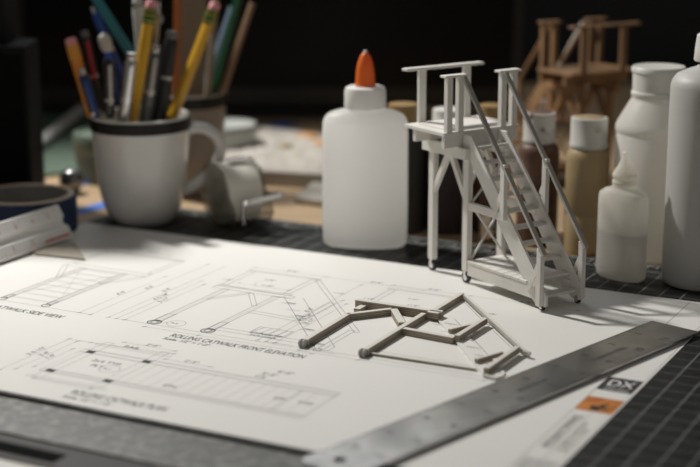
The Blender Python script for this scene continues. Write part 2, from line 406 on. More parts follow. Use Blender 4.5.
# ------------------------------------------------------------------ drawing sheet
PW, PH, PT = 45.75, 31.0, 0.02
p0 = AB(-66.8, 57.45)
sheet = thing('drawing_sheet', 'large white sheet of printed elevation and plan drawings lying on the black mat', 'drawing', (p0.x, p0.y, 0.002), ROT)
MB().box((0, 0, 0), (PW, PH, PT)).build('sheet', M['paper'], sheet)
ZI = PT + 0.006
A0, B0 = -66.8, 57.45
class Pen:
    """draws in sheet coordinates with an origin given in A/B"""
    def __init__(self, a, b): self.a = a - A0; self.b = b - B0; self.dark = MB(); self.mid = MB(); self.faint = MB(); self.let = MB(); self.dims = MB()
    def ln(self, x0, y0, x1, y1, w=.03, t='mid'):
        getattr(self, t).quad((self.a + x0, self.b + y0), (self.a + x1, self.b + y1), w, ZI); return self
    def dbl(self, x0, y0, x1, y1, gap, w=.03, t='mid'):
        d = Vector((x1 - x0, y1 - y0)).normalized(); n = Vector((-d.y, d.x)) * gap / 2
        self.ln(x0 + n.x, y0 + n.y, x1 + n.x, y1 + n.y, w, t); self.ln(x0 - n.x, y0 - n.y, x1 - n.x, y1 - n.y, w, t)
        self.ln(x0 + n.x, y0 + n.y, x0 - n.x, y0 - n.y, w, t); self.ln(x1 + n.x, y1 + n.y, x1 - n.x, y1 - n.y, w, t)
    def circ(self, x, y, r, w=.03, t='mid'): getattr(self, t).circle((self.a + x, self.b + y), r, w, ZI)
    def sq(self, x0, y0, x1, y1, t='dark'): getattr(self, t).rect(self.a + x0, self.b + y0, self.a + x1, self.b + y1, ZI)
    def txt(self, s, x, y, size, rot=0.0, fit=None): self.let.text(s, self.a + x, self.b + y, size, ZI, rot, fit=fit)
    def dim(self, x0, y0, x1, y1, s=None, side=.12, tick=.09, size=.44):
        self.ln(x0, y0, x1, y1, .018, 'mid')
        for x, y in ((x0, y0), (x1, y1)):
            self.ln(x - tick, y - tick, x + tick, y + tick, .05, 'dark')
        if s:
            r = math.atan2(y1 - y0, x1 - x0)
            cx, cy = (x0 + x1) / 2, (y0 + y1) / 2
            self.dims.text(s, self.a + cx - math.sin(r) * side - math.cos(r) * .35, self.b + cy + math.cos(r) * side - math.sin(r) * .35, size, ZI, r)
    def done(self, name, parent):
        root = None
        for mb_, nm, m in ((self.mid, name, M['ink']), (self.faint, 'pale_lines', M['ink_faint']), (self.dark, 'heavy_lines', M['ink_dark']), (self.dims, 'dimension_figures', M['ink']), (self.let, 'lettering', M['lettering'])):
            if mb_.v:
                o = mb_.build(nm, m, parent if root is None else root, flat_up=True)
                root = root or o

def elevation(p, full=True):
    for d in (-3.55, 0.0):
        p.dbl(d, .7, d, 8.1, .42); p.ln(d, .7, d, 8.1, .02, 'faint')
        p.circ(d, .42, .40, .06, 'dark'); p.circ(d, .42, .2, .05, 'dark'); p.ln(d - .2, .75, d + .2, .75, .08, 'dark'); p.dbl(d, .6, d, 2.2, .5, .03)
        p.circ(d, .42, .3, .03)
    p.dbl(-4.5, 8.3, 1.0, 8.3, .5); p.dbl(-4.5, 8.75, .6, 8.75, .22)
    p.dbl(-3.4, 5.8, -1.85, 8.0, .3); p.dbl(-.2, 5.8, -1.75, 8.0, .3)
    p.dbl(0.2, 4.7, 3.5, 4.45, .45)
    p.dbl(-4.2, 8.9, -4.2, 12.3, .4); p.dbl(.2, 8.9, .2, 12.5, .4); p.dbl(-4.6, 12.55, .5, 12.55, .2)
    p.ln(.35, 8.3, 7.0, .1, .035); p.ln(1.55, 8.5, 7.6, 1.05, .035); p.ln(7.0, .1, 7.6, .3); p.ln(7.6, .3, 7.6, 1.05)
    for k in range(1, 9):
        z = k * 1.02; x = 7.35 - k * .87
        p.ln(x - .35, z, x + .55, z, .02, 'faint'); p.ln(x - .35, z - .12, x + .55, z - .12, .02, 'faint')
        if k % 2: p.txt('TREAD', x - .2, z + .06, .22)
    p.dbl(.5, 12.3, 7.5, 3.9, .3); p.dbl(3.6, 4.6, 3.6, 8.4, .34); p.dbl(7.1, .4, 7.1, 4.1, .34)
    p.circ(7.0, .22, .22, .05, 'dark')
    p.dbl(.2, 1.0, 6.5, 1.0, .5); p.ln(-5.6, 0, 8.2, 0, .025)
    for k in range(3): p.dim(-5.3 - .55 * k, 0, -5.3 - .55 * k, (8.4, 9.0, 12.5)[k], ("3'-11\"", "4'-5 1/4\"", "6'-3\"")[k])
    p.dim(-4.6, 13.3, .5, 13.3, "2'-6\""); p.dim(.5, 13.3, 7.2, 13.3, "3'-4\""); p.dim(-3.55, 9.6, 0, 9.6, "1'-9\"")
    p.dim(-3.55, -.55, 0, -.55); p.dim(0, -.55, 7.1, -.55)
    for (x, y) in ((-2.6, 11.0), (2.6, 10.3), (-5.0, 9.9)): p.txt("1 1/2\"", x, y, .3)
    if full:
        p.dbl(2.2, 1.9, 4.3, 1.9, 1.0)
        for k in range(4): p.ln(2.3 + .5 * k, 1.45, 2.5 + .5 * k, 2.35)
        p.txt('2x4 FRAME TYP', 2.2, 1.15, .3); p.txt('3/4 PLY DECK', 2.4, .8, .28)
        p.circ(-2.3, .75, .55, .025); p.txt('A-2', -2.65, .65, .3); p.ln(-3.3, .6, -2.85, .7)
        for k in range(9): p.circ(-1.75 + .9 * math.cos(k * .28 + 1.7), 10.2 + .9 * math.sin(k * .28 + 1.7), .03, .03)

fe = Pen(-45.21, 70.05); elevation(fe)
fe.txt('ROLLING CATWALK FRONT ELEVATION', -1.35, -1.45, .80, fit=8.35); fe.txt('Scale: 1/2" = 1\'-0"', -1.4, -2.0, .5, fit=2.9)
fe.done('front_elevation_drawing', sheet)
re_ = Pen(-35.5, 70.25); elevation(re_, False); re_.done('rear_elevation_drawing', sheet)
sv = Pen(-59.45, 70.02)
for d in (0.0, 3.2):
    sv.dbl(d, .6, d, 8.2, .42, .05, 'mid'); sv.ln(d, .6, d, 8.2, .03, 'mid'); sv.circ(d, .3, .26, .07, 'dark'); sv.dbl(d, .4, d, 1.3, .34, .06)
sv.dbl(-1.4, 8.5, 4.8, 8.5, .6, .04); sv.dbl(-1.2, 9, -1.2, 12.4, .35); sv.dbl(4.6, 9, 4.6, 12.4, .35); sv.dbl(-1.4, 12.5, 4.8, 12.5, .2, .04)
sv.dbl(3.2, 5.6, 4.7, 8.2, .3); sv.dbl(0, 5.6, -1.4, 8.2, .3); sv.ln(.2, 2, 3.0, 7.6, .025); sv.ln(3.0, 2, .2, 7.6, .02, 'faint')
for k in range(1, 9): sv.ln(.2, k * 1.0, 3.0, k * 1.0, .025, 'faint'); sv.ln(.2, k * 1.0 - .14, 3.0, k * 1.0 - .14, .02, 'faint')
sv.ln(-5.5, 0, 6.5, 0, .025); sv.dim(5.8, 0, 5.8, 8.9, "4'-5\""); sv.dim(6.6, 0, 6.6, 12.5, "6'-3\""); sv.dim(0, 13.3, 3.2, 13.3, "1'-9\"")
sv.txt('ROLLING CATWALK SIDE VIEW', -1.95, -1.45, .80, fit=7.5); sv.txt('Scale: 1/2" = 1\'-0"', -1.95, -2.0, .5, fit=2.7)
sv.done('side_view_drawing', sheet)
pl = Pen(-48.7, 61.0)
for x, y in ((0, 0), (3.57, 0), (0, 3.4), (3.57, 3.4)): pl.sq(x - .24, y - .2, x + .24, y + .2)
for y in (-.25, .1, 3.2, 3.65): pl.ln(-.6, y, 14.8, y, .03, 'faint'); pl.ln(-.6, y + .09, 14.8, y + .09, .025, 'faint')
for x in (0, 3.57): pl.dbl(x, -1.2, x, 5.2, .5, .03, 'faint')
pl.dbl(-.6, -1.1, 4.2, -1.1, .25, .03, 'faint'); pl.dbl(-.6, 4.7, 4.2, 4.7, .25, .03, 'faint')
for k in range(14): pl.ln(4.4 + k * .72, .15, 4.4 + k * .72, 3.2, .02, 'faint')
pl.ln(14.75, -.2, 14.75, 3.75, .03); pl.ln(12.9, .1, 12.9, 3.3, .025); pl.ln(-.6, -.2, -.6, 3.75, .02, 'faint')
pl.dim(-2.4, -1.1, -2.4, 4.75, "3'-0 1/2\""); pl.dim(-1.75, -.6, -1.75, 4.6, "2'-6\""); pl.dim(-1.15, .1, -1.15, 3.4, "1'-9\"")
pl.dim(-2.4, 4.75, -1.0, 4.75); pl.dim(-1.0, 4.75, 4.1, 5.15); pl.dim(0, -2.0 + .6, 3.57, -1.4); pl.dim(4.2, 4.2, 7.0, 4.2, "2'-4\""); pl.dim(.6, 5.6, 3.9, 5.6, "2'-0\"")
for (s, x, y) in (('2x4', .9, 2.2), ('TYP', 1.8, 2.2), ('PLY', 1.3, 1.5), ('DN', 6.4, .6), ("3'-4\"", 9.8, 4.4), ("4'-0\"", 10.4, 5.0), ('1/2', 9.7, 3.9), ('UP', 12.2, 1.5), ('TYP', 13.5, 1.5), ('RAIL', 1.0, 4.9)):
    pl.dims.text(s, pl.a + x, pl.b + y, .5, ZI)
pl.circ(2.55, 1.55, .55, .025); pl.txt('A-1', 2.2, 1.4, .32)
pl.txt('ROLLING CATWALK PLAN', 2.95, -2.4, .82, fit=5.55); pl.txt('Scale: 1/2" = 1\'-0"', 2.95, -2.98, .5, fit=2.8)
pl.done('plan_drawing', sheet)
# title block
def X(a): return a - A0
def Yb(b): return b - B0
tb = MB(); tb.quad((X(-23.02), .2), (X(-23.02), PH - .3), .03, ZI); tb.quad((X(-21.2), .2), (X(-21.2), PH - .3), .02, ZI)
tb.quad((X(-22.08), 1.5), (X(-22.08), Yb(67.6)), .02, ZI)
tbo = tb.build('title_block', M['ink'], sheet, flat_up=True)
lg = MB().rect(X(-23.0), Yb(71.1), X(-21.2), Yb(73.15), ZI + .002).build('logo_panel', M['black_print'], tbo, flat_up=True); lg['label'] = 'black logo panel with white letters'
MB().text('DX', X(-22.78), Yb(71.85), 1.3, ZI + .005, fit=1.4).text('DESIGN STUDIO', X(-22.7), Yb(71.3), .32, ZI + .005, fit=1.25).build('logo_lettering', M['white_print'], tbo, flat_up=True)
orp = MB().rect(X(-23.0), Yb(67.9), X(-21.15), Yb(69.95), ZI + .002).build('picture_panel', M['orange_print'], tbo, flat_up=True); orp['label'] = 'small orange picture with a dark silhouette'
sil = MB()
sil.add([(X(-22.5), Yb(68.45), ZI + .005), (X(-21.5), Yb(68.4), ZI + .005), (X(-21.55), Yb(68.6), ZI + .005), (X(-22.4), Yb(68.75), ZI + .005)], [(0, 1, 2, 3)])
sil.add([(X(-22.15), Yb(68.6), ZI + .005), (X(-21.8), Yb(68.6), ZI + .005), (X(-21.75), Yb(69.5), ZI + .005), (X(-21.9), Yb(69.1), ZI + .005)], [(0, 1, 2, 3)])
sil.add([(X(-22.3), Yb(68.1), ZI + .005), (X(-21.9), Yb(68.1), ZI + .005), (X(-21.9), Yb(68.5), ZI + .005), (X(-22.35), Yb(68.5), ZI + .005)], [(0, 1, 2, 3)])
sil.build('silhouette', M['black_print'], tbo, flat_up=True)
nt_ = MB()
nt_.text('ROLLING CATWALK', X(-22.25), Yb(62.6), .62, ZI, PI / 2, fit=4.6); nt_.text('DRAWN AT HALF INCH SCALE', X(-22.55), Yb(62.6), .26, ZI, PI / 2, fit=4.4)
nt_.text('ALL LUMBER 2x4 UNLESS NOTED', X(-21.75), Yb(62.4), .3, ZI, PI / 2, fit=4.0); nt_.text('BUILD ONE', X(-21.45), Yb(62.4), .28, ZI, PI / 2, fit=3.2)
for k in range(5): nt_.text('SCENERY SHOP DETAIL', X(-22.9), Yb(60.9) - k * .3, .26, ZI, 0, fit=1.6)
nt_.build('note_lettering', M['ink'], tbo, flat_up=True)
nt_.__init__(); nt_.rect(X(-22.4), Yb(58.0), X(-21.4), Yb(59.2), ZI).build('pink_note', M['pink_print'], tbo, flat_up=True)

# ------------------------------------------------------------------ flat side frame lying on the sheet
o = AB(-35.52, 70.25)
fr = thing('model_side_frame', 'unfinished pale wooden side frame of the staircase model lying flat on the drawing', 'scale model', (o.x, o.y, PT + .004), ROT)
T = .36
def stickp(name, pts_w, z0=0.0, z1=T, mt='laser'):
    (x0, y0), (x1, y1), wd = pts_w
    return MB().bar((x0, y0, (z0 + z1) / 2), (x1, y1, (z0 + z1) / 2), wd, z1 - z0, (0, 0, 1)).build(name, M[mt], fr, bevel=.025)
for nm, args in (('leg', ((-3.6, .35), (-3.78, 5.75), .32)), ('knee_brace', ((-3.82, 5.6), (-2.0, 7.75), .32)), ('leg', ((0, .35), (0, 7.75), .32)),
                 ('post', ((.25, 8.55), (.25, 12.6), .32)), ('knee_brace', ((-1.9, 7.75), (-.3, 5.5), .42)), ('cross_beam', ((.2, 4.65), (3.35, 4.35), .34))):
    stickp(nm, args)
stickp('leg_stub', ((-3.85, 6.9), (-3.85, 7.75), .4), 0, .3)
stickp('platform_beam', ((-4.45, 8.05), (1.0, 8.05), .42), 0, .5)
stickp('joist_block', ((.25, 7.8), (.95, 7.8), .5), .1, .5)
stickp('base_rail', ((.15, .5), (6.2, .65), .16), 0, .14)
st = MB().prism([(.45, 8.25), (1.3, 8.25), (7.75, .75), (7.75, .1), (7.0, -.2)], .0, .13, 'xy').build('stringer', M['paper'], fr); st['label'] = 'white card stair stringer'
for k in range(1, 9):
    pass
sm = MB()
for k in range(6): sm.text('TREAD', 1.5 + k * .93, 7.05 - k * 1.12, .3, .137)
sm.build('lettering', M['ink_faint'], st, flat_up=True)
stickp('newel_post', ((3.5, 4.35), (3.6, 8.1), .3), .13, .48); stickp('newel_post', ((7.0, 0), (7.1, 4.1), .3), .13, .48)
stickp('gusset', ((2.55, 5.5), (3.3, 7.1), .2), .13, .38); stickp('gusset', ((5.85, 1.4), (6.6, 3.2), .2), .13, .38)
stickp('handrail', ((.55, 12.35), (7.45, 4.15), .24), .1, .32)
MB().bar((.62, 12.05, .27), (7.3, 4.1, .27), .07, .16).build('rail_edge', M['bass_edge'], fr)
for x in (-3.6, 0):
    c = MB().tube((x - .15, .02, .22), (x - .08, .02, .22), .22, n=24).tube((x + .08, .02, .22), (x + .15, .02, .22), .22, n=24).build('caster', M['grey_bottle_top'], fr, smooth=True)
    MB().bar((x - .22, .3, .22), (x + .22, .3, .22), .1, .3).build('caster_plate', M['bass_edge'], c)
MB().tube((7.5, 4.0, .25), (7.9, 3.85, .25), .16, .1, 10).build('rail_bracket', M['bass'], fr, smooth=True)
MB().prism([(6.9, -.2), (7.7, -.35), (7.95, .2), (7.6, .5)], 0, .18, 'xy').build('foot_plate', M['bass'], fr, bevel=.02)

# ------------------------------------------------------------------ catwalk models
def catwalk(name, label, loc, rz, mt, edge, wheel, W, o_, scale=1.0, group=None):
    r = thing(name, label, 'scale model', loc, rz, group, scale)
    ma, me_ = M[mt], M[edge]
    def bb(n, lo, hi, m=None): return MB().box(lo, hi).build(n, m or ma, r, bevel=.025, seg=1)
    def br(n, p, q, w_, t_, m=None, up=(0, 1, 0)): return MB().bar(p, q, w_, t_, up).build(n, m or ma, r, bevel=.02, seg=1)
    def caster(x, y, rad=.36):
        c = MB().tube((x - .0, y - .09, rad), (x, y + .09, rad), rad, n=28).build('caster', M[wheel], r, smooth=True)
        MB().tube((x, y - .12, rad), (x, y + .12, rad), rad * .55, n=20).build('hub', M['chrome'], c, smooth=True)
        MB().box((x - .1, y - .17, rad), (x + .1, y - .12, rad * 2 + .05)).box((x - .1, y + .12, rad), (x + .1, y + .17, rad * 2 + .05)).box((x - .12, y - .17, rad * 2 + .02), (x + .12, y + .17, rad * 2 + .08)).build('fork', M['chrome'], c)
    XE, XN, ZP, ZC = -4.5, -.42, 9.39, 12.83
    for y in (0.0, W):
        s = -1 if y == 0 else 1
        for x in (-3.5, 0.0):
            bb('leg', (x - .25, y - .2, .78), (x + .25, y + .2, 7.8)); caster(x, y)
        bb('header', (-4.2, y - .2 + s * .22, 7.72), (.22, y + .2 + s * .22, 8.42))
        br('knee_brace', (-3.4, y, 5.2), (-1.95, y, 7.75), .36, .3); br('knee_brace', (-.1, y, 5.2), (-1.65, y, 7.75), .36, .3)
        bb('cross_beam', (.25, y - .14, 4.62), (3.3, y + .14, 5.12))
        bb('side_board', (.25, y - .16, .55), (6.6, y + .16, 1.32))
        ys = y + s * .0
        MB().prism([(-.45, 9.2), (.3, 9.2), (7.3, 1.25), (7.55, .9), (7.55, .3), (7.25, .22), (6.75, .22), (6.3, .5), (5.6, 1.35), (-.45, 8.5)], ys - .09, ys + .09).build('stringer', ma, r, bevel=.015, seg=1)
        yo = y + s * .24
        for x, z0, z1 in ((3.7, 4.7, 8.05), (7.15, .3, 3.7)):
            bb('newel_post', (x - .2, yo - .15, z0), (x + .2, yo + .15, z1))
        br('gusset', (2.75, yo, 4.7), (3.6, yo, 6.5), .28, .14); br('gusset', (6.1, yo, .95), (7.0, yo, 2.7), .28, .14)
        br('handrail', (-.25, yo, ZC - .12), (7.5, yo, 3.35), .2, .3, me_)
        caster(7.15, y + s * .02, .2)
    # cross bracing between the two frames
    for (xa, za, zb) in ((-.0, 5.1, 7.6),):
        br('cross_brace', (xa + .3, .1, za), (xa + .3, W - .1, zb), .12, .12, up=(1, 0, 0)); br('cross_brace', (xa + .45, W - .1, za), (xa + .45, .1, zb), .12, .12, up=(1, 0, 0))
    br('cross_brace', (.3, .1, 1.5), (.3, W - .1, 4.8), .12, .12, up=(1, 0, 0)); br('cross_brace', (.45, W - .1, 1.5), (.45, .1, 4.8), .12, .12, up=(1, 0, 0))
    # deck low down, made of planks
    n = 8
    for k in range(n):
        x0 = .3 + k * (5.6 / n)
        bb('deck_plank', (x0 + .01, -.2, 1.32), (x0 + 5.6 / n - .012, W + .2, 1.5))
    # platform
    bb('platform', (XE, -o_, ZP - .22), (XN, W + o_, ZP))
    bb('platform_lining', (XE + .55, -o_ + .7, ZP), (XN - .45, W + o_ - .7, ZP + .07))
    for x in (XN - .42, XE + .75): bb('joist', (x, -o_ + .1, 8.42), (x + .34, W + o_ - .1, ZP - .22))
    for y in (W * .28, W * .72): bb('short_joist', (XE + 1.1, y - .15, 8.5), (XN - .42, y + .15, ZP - .22))
    # rails
    L = W + 2 * o_
    bb('rail_cap', (XE - .2, -o_ - .1, ZC - .16), (XE + .38, W + o_ + .1, ZC))
    for y in (-o_ + .2 * L, -o_ + .80 * L): bb('rail_post', (XE + .05, y - .26, ZP), (XE + .33, y + .26, ZC - .16))
    for lo, hi in ((-o_, .12), (W - .12, W + o_)):
        bb('rail_cap', (XN - .5, lo, ZC - .14), (XN + .1, hi, ZC))
        q = (lo + hi) / 2
        for y in (lo + .45, hi - .38): bb('rail_post', (XN - .4, y - .2, ZP), (XN - .02, y + .2, ZC - .14))
    for k in range(1, 11):
        z = k * .853; x = (8.75 - z) / 1.16
        bb('tread', (x - .36, .1, z - .15), (x + .36, W - .1, z), None)
    return r

TH = -0.984
catwalk('catwalk_model', 'pale wooden scale model of rolling stairs with railed platform standing on the drawing', (7.146, 93.26, PT + .004), TH, 'bass', 'bass_edge', 'wheel', 2.7, 1.55)
bq = at(571, 75, 117.5); d2 = Vector((-.5, .866)); w2 = Vector((-.866, -.5))
org = Vector((bq.x, bq.y)) - (d2 * -4.5 + w2 * (2.75 + 1.68)) * 1.04
catwalk('catwalk_model', 'brown stained wooden scale model of platform and stairs behind the paint bottles', (org.x, org.y, -MAT_T), math.atan2(d2.y, d2.x), 'brown', 'brown', 'wheel', 2.75, 1.68, 1.04)

# ------------------------------------------------------------------ steel ruler
e0, e1 = Vector((16.91, 84.47)), Vector((-2.05, 64.1))           # top edge, far and near end
dr = (e1 - e0).normalized(); nr = Vector((-dr.y, dr.x))         # nr points to the lower right edge
RL, RW = 28.2, 3.05
rr = math.atan2(-dr.y, -dr.x)
p_near = e0 + dr * RL
rl = thing('steel_ruler', 'worn steel ruler lying across the lower right corner of the drawing', 'ruler', (p_near.x, p_near.y, PT + .004), rr)
# local x runs from near end to far end, local y from lower edge (-RW) to upper edge (0)
rad = .55
pts = [(rad - rad * math.cos(t), -rad + rad * math.sin(t)) for t in [k * PI / 12 for k in range(7)]]
pts = pts + [(RL, 0), (RL, -RW)] + [(rad - rad * math.cos(t), -RW + rad - rad * math.sin(t)) for t in [PI / 2 - k * PI / 12 for k in range(7)]]
hole = Vector((1.3, -1.35)); hr_ = .3
bmh = bmesh.new()
def plate(z0, z1, name, material, parent):
    me = bpy.data.meshes.new(name); b = bmesh.new()
    ov = [b.verts.new((x * S, y * S, z0 * S)) for x, y in pts]
    hv = [b.verts.new(((hole.x + hr_ * math.cos(2 * PI * k / 20)) * S, (hole.y + hr_ * math.sin(2 * PI * k / 20)) * S, z0 * S)) for k in range(20)]
    es = [b.edges.new((ov[i], ov[(i + 1) % len(ov)])) for i in range(len(ov))] + [b.edges.new((hv[i], hv[(i + 1) % 20])) for i in range(20)]
    res = bmesh.ops.triangle_fill(b, edges=es, use_beauty=True)
    for fc in [fc for fc in b.faces if (fc.calc_center_median() - Vector((hole.x * S, hole.y * S, z0 * S))).length < hr_ * .8 * S]:
        b.faces.remove(fc)
    fs = list(b.faces)
    ex = bmesh.ops.extrude_face_region(b, geom=fs)
    vs = [g_ for g_ in ex['geom'] if isinstance(g_, bmesh.types.BMVert)]
    bmesh.ops.translate(b, verts=vs, vec=(0, 0, (z1 - z0) * S))
    bmesh.ops.recalc_face_normals(b, faces=b.faces)
    b.to_mesh(me); b.free(); me.materials.append(material)
    o_ = bpy.data.objects.new(name, me); COL.objects.link(o_); o_.parent = parent
    return o_
plate(0.14, .24, 'blade', M['steel'], rl)
MB().box((1.9, -RW + .25, 0), (RL - .15, -.25, .14)).build('backing_strip', M['cork'], rl)
et = MB()
for i in range(0, int((RL - 1) / .15875)):
    x = RL - .05 - i * .15875
    ln = .42 if i % 8 == 0 else (.3 if i % 4 == 0 else .18)
    et.quad((x, -RW + .02), (x, -RW + .02 + ln), .02, .246)
    et.quad((x, -.02), (x, -.02 - ln * .8), .02, .246)
for k in range(1, 12):
    et.text(str(12 - k), RL - k * 2.54 - .2, -RW + .5, .62, .246)
    et.text(str(k), RL - k * 2.54 - .2, -.95, .55, .246)
et.text('STAINLESS STEEL', RL - 8.2, -1.75, .42, .246); et.text('MADE IN USA', RL - 14.5, -1.75, .4, .246)
et.build('etched_scale', M['etched'], rl, flat_up=True)

# ------------------------------------------------------------------ bar and card at the near edge of the mat
b0 = AB(-58, 49.6)
sb = thing('straightedge', 'grey metal straightedge with a black strip lying along the front of the cutting mat', 'straightedge', (b0.x, b0.y, -MAT_T), ROT)
MB().box((0, 1.4, 0), (44, 3.62, .1)).build('bar', M['bar'], sb, bevel=.03)
MB().box((2, 1.85, .1), (16.8, 2.85, .13)).build('grip_strip', M['rubber'], sb)
wp = thing('metal_plate', 'worn scratched grey metal plate lying in front of the drawing and mat', 'metal plate', (b0.x, b0.y, -MAT_T), ROT)
MB().box((-18, 3.82, 0), (44, 7.6, .12)).build('plate', M['worn'], wp, bevel=.03)
b1 = AB(-58, 43)
tag(MB().box((0, 0, 0), (34, 7.8, .06)).build('card_sheet', M['paper']), 'white card at the bottom left corner in front of the grey straightedge', 'card')
cs = bpy.data.objects['card_sheet']; cs.location = Vector((b1.x, b1.y, -MAT_T)) * S; cs.rotation_euler = (0, 0, ROT)

# ------------------------------------------------------------------ glue bottle
gl = thing('glue_bottle', 'white oval glue bottle with a pointed orange cap beside the pale stair model', 'glue bottle', (1.0, 102.6, 0), -.10)
rx, ry = 2.86, 1.55
prof = [(0, .80, .62), (.05, .90, .80), (.25, .97, .94), (.6, 1.0, 1.0), (4.5, .995, .99), (8.15, .995, .99), (8.6, .975, .95), (8.9, .91, .88), (9.12, .78, .80)]
MB().loft([(z, rx * a, ry * b, 2.5) for z, a, b in prof] + [(9.28, 1.45, 1.1), (9.34, 1.28, 1.2), (9.6, 1.24, 1.24)], 64, 2.2).build('body', M['glue'], gl, smooth=True, sub=1)
cp = MB()
nn = 72; vs = []
prf = [(1.32, 9.42), (1.36, 9.55), (1.34, 10.5), (1.28, 10.72), (1.1, 10.8), (.72, 10.82)]
for r_, z in prf:
    for k in range(nn):
        q = r_ * (1 + (.018 if k % 2 and z < 10.6 else 0)); vs.append((q * math.cos(2 * PI * k / nn), q * math.sin(2 * PI * k / nn), z))
cp.add(vs, [(i * nn + k, i * nn + (k + 1) % nn, (i + 1) * nn + (k + 1) % nn, (i + 1) * nn + k) for i in range(len(prf) - 1) for k in range(nn)] + [tuple(range(nn))[::-1], tuple(range((len(prf) - 1) * nn, len(prf) * nn))])
cp.build('collar', M['glue_cap'], gl, smooth=True)
nz_ = MB().lathe([(.70, 10.75), (.69, 10.95), (.64, 11.0), (.635, 11.3), (.60, 11.8), (.52, 12.3), (.40, 12.65), (.24, 12.95), (.14, 13.02)], 32).build('nozzle_cap', M['orange'], gl, smooth=True, sub=1)
MB().lathe([(.13, 13.0), (.13, 13.1), (.09, 13.17)], 16).build('tip', M['glue_cap'], nz_, smooth=True)

# ------------------------------------------------------------------ dropper bottle
dp = thing('dropper_bottle', 'small frosted plastic dropper bottle with cone tip on right of the stair model', 'bottle', (16.8, 94.4, 0), -.85)
rx, ry = 1.74, .98
MB().loft([(0, rx * .75, ry * .55), (.04, rx * .88, ry * .8), (.2, rx * .98, ry * .95), (.5, rx, ry), (3.0, rx, ry)], 48, 2.3).build('body', M['liquid'], dp, smooth=True)
MB().loft([(3.0, rx, ry), (5.0, rx, ry), (5.35, rx * .96, ry * .95), (5.62, rx * .74, ry * .86), (5.75, .8, .72), (5.85, .70, .70), (6.1, .68, .68)], 48, 2.3).build('shoulder', M['dropper'], dp, smooth=True)
MB().lathe([(.70, 6.0), (.74, 6.05), (.74, 6.2), (.66, 6.24), (.66, 6.4), (.74, 6.44), (.74, 6.62), (.68, 6.66)], 32).build('neck', M['dropper'], dp, smooth=True)
MB().lathe([(.70, 6.64), (.66, 6.78), (.42, 7.15), (.22, 7.55), (.17, 7.8), (.19, 7.92), (.10, 8.0)], 24).build('tip', M['dropper'], dp, smooth=True)

# ------------------------------------------------------------------ white shouldered bottle
wb = thing('paint_jug', 'large white shouldered bottle with a wide lid behind the dropper bottle', 'bottle', (19.9, 101.0, -MAT_T))
MB().lathe([(r_, z_ * .968) for r_, z_ in [(2.35, 0), (2.5, .1), (2.62, .4), (2.62, 8.45), (2.57, 8.52), (2.57, 8.66), (2.63, 8.74), (2.63, 9.05), (2.54, 9.3), (1.78, 10.7), (1.62, 10.95), (1.6, 11.2)]], 64).build('body', M['white_bottle'], wb, smooth=True)
MB().lathe([(r_, z_ * .968) for r_, z_ in [(1.64, 11.02), (1.7, 11.1), (1.7, 11.35), (1.62, 11.4), (1.66, 12.65), (1.74, 12.7), (1.74, 12.95), (1.66, 13.05), (1.45, 13.0)]], 64).build('lid', M['white_lid'], wb, smooth=True)
# tall bottle at the right edge
gb = thing('squeeze_bottle', 'tall grey filled squeeze bottle with narrow cap at the right edge', 'bottle', (21.82, 93.4, 0))
MB().lathe([(2.3, 0), (2.5, .1), (2.62, .45), (2.63, 11.0)], 64).build('body', M['grey_bottle'], gb, smooth=True)
MB().lathe([(2.63, 11.0), (2.63, 12.15), (2.55, 12.5), (2.3, 12.85), (1.8, 13.1), (1.2, 13.3), (.95, 13.5), (.95, 13.75)], 64).build('shoulder', M['grey_bottle_top'], gb, smooth=True)
MB().lathe([(1.3, 13.68), (1.34, 13.75), (1.3, 14.4), (1.22, 15.2), (1.1, 15.3), (.6, 15.32)], 48).build('cap', M['white_lid'], gb, smooth=True)

# ------------------------------------------------------------------ craft paint bottles
def paint_bottle(label, x, y, rb, rl_, zb, zt, body, lid, dry=None, seam=None):
    t = thing('paint_bottle', label, 'paint bottle', (x, y, -MAT_T), random.uniform(0, 6), 'craft paint bottles')
    zb += MAT_T; zt += MAT_T
    prof = [(rb * .9, 0), (rb * .98, .1), (rb, .3)]
    if seam: prof += [(rb, seam), (rb * .985, seam + .04), (rb * .985, seam + .1), (rb, seam + .14)]
    prof += [(rb, zb - .75), (rb * .96, zb - .4), (rb * .85, zb - .12), (rl_ * .9, zb - .02), (rl_ * .85, zb + .2)]
    MB().lathe(prof, 48).build('body', M[body], t, smooth=True)
    n = 60; vs = []; prf = [(rl_ * .97, zb), (rl_, zb + .08), (rl_, zb + .3), (rl_ * .97, zb + .36), (rl_ * .97, zt - .15), (rl_ * .95, zt - .03), (rl_ * .84, zt)]
    for r_, z in prf:
        for k in range(n):
            q = r_ * (1 - (.012 if k % 2 and zb + .35 < z < zt - .1 else 0)); vs.append((q * math.cos(2 * PI * k / n), q * math.sin(2 * PI * k / n), z))
    lo = MB().add(vs, [(i * n + k, i * n + (k + 1) % n, (i + 1) * n + (k + 1) % n, (i + 1) * n + k) for i in range(len(prf) - 1) for k in range(n)] + [tuple(range(n))[::-1], tuple(range((len(prf) - 1) * n, len(prf) * n))]).build('lid', M[lid], t, smooth=True)
    if dry: MB().lathe([(rl_ * .80, zt + .003), (rl_ * .78, zt + .015)], 40).build('dried_paint', M[dry], lo, smooth=True)
    return t
paint_bottle('tan paint bottle with a cream white lid beside the dropper bottle', 15.75, 102.3, 1.45, 1.26, 6.8, 8.8, 'tan', 'lid_tan', 'paint_dry_tan', 2.6)
paint_bottle('brown paint bottle with paint stained white lid behind the model stairs', 12.75, 104.6, 1.4, 1.12, 6.7, 8.75, 'brownp', 'lid_stained', 'paint_dry_brown')
paint_bottle('charcoal paint bottle with an ochre lid just behind the glue bottle', 3.75, 108.6, 1.65, 1.12, 7.3, 8.7, 'darkp', 'lid_gold')
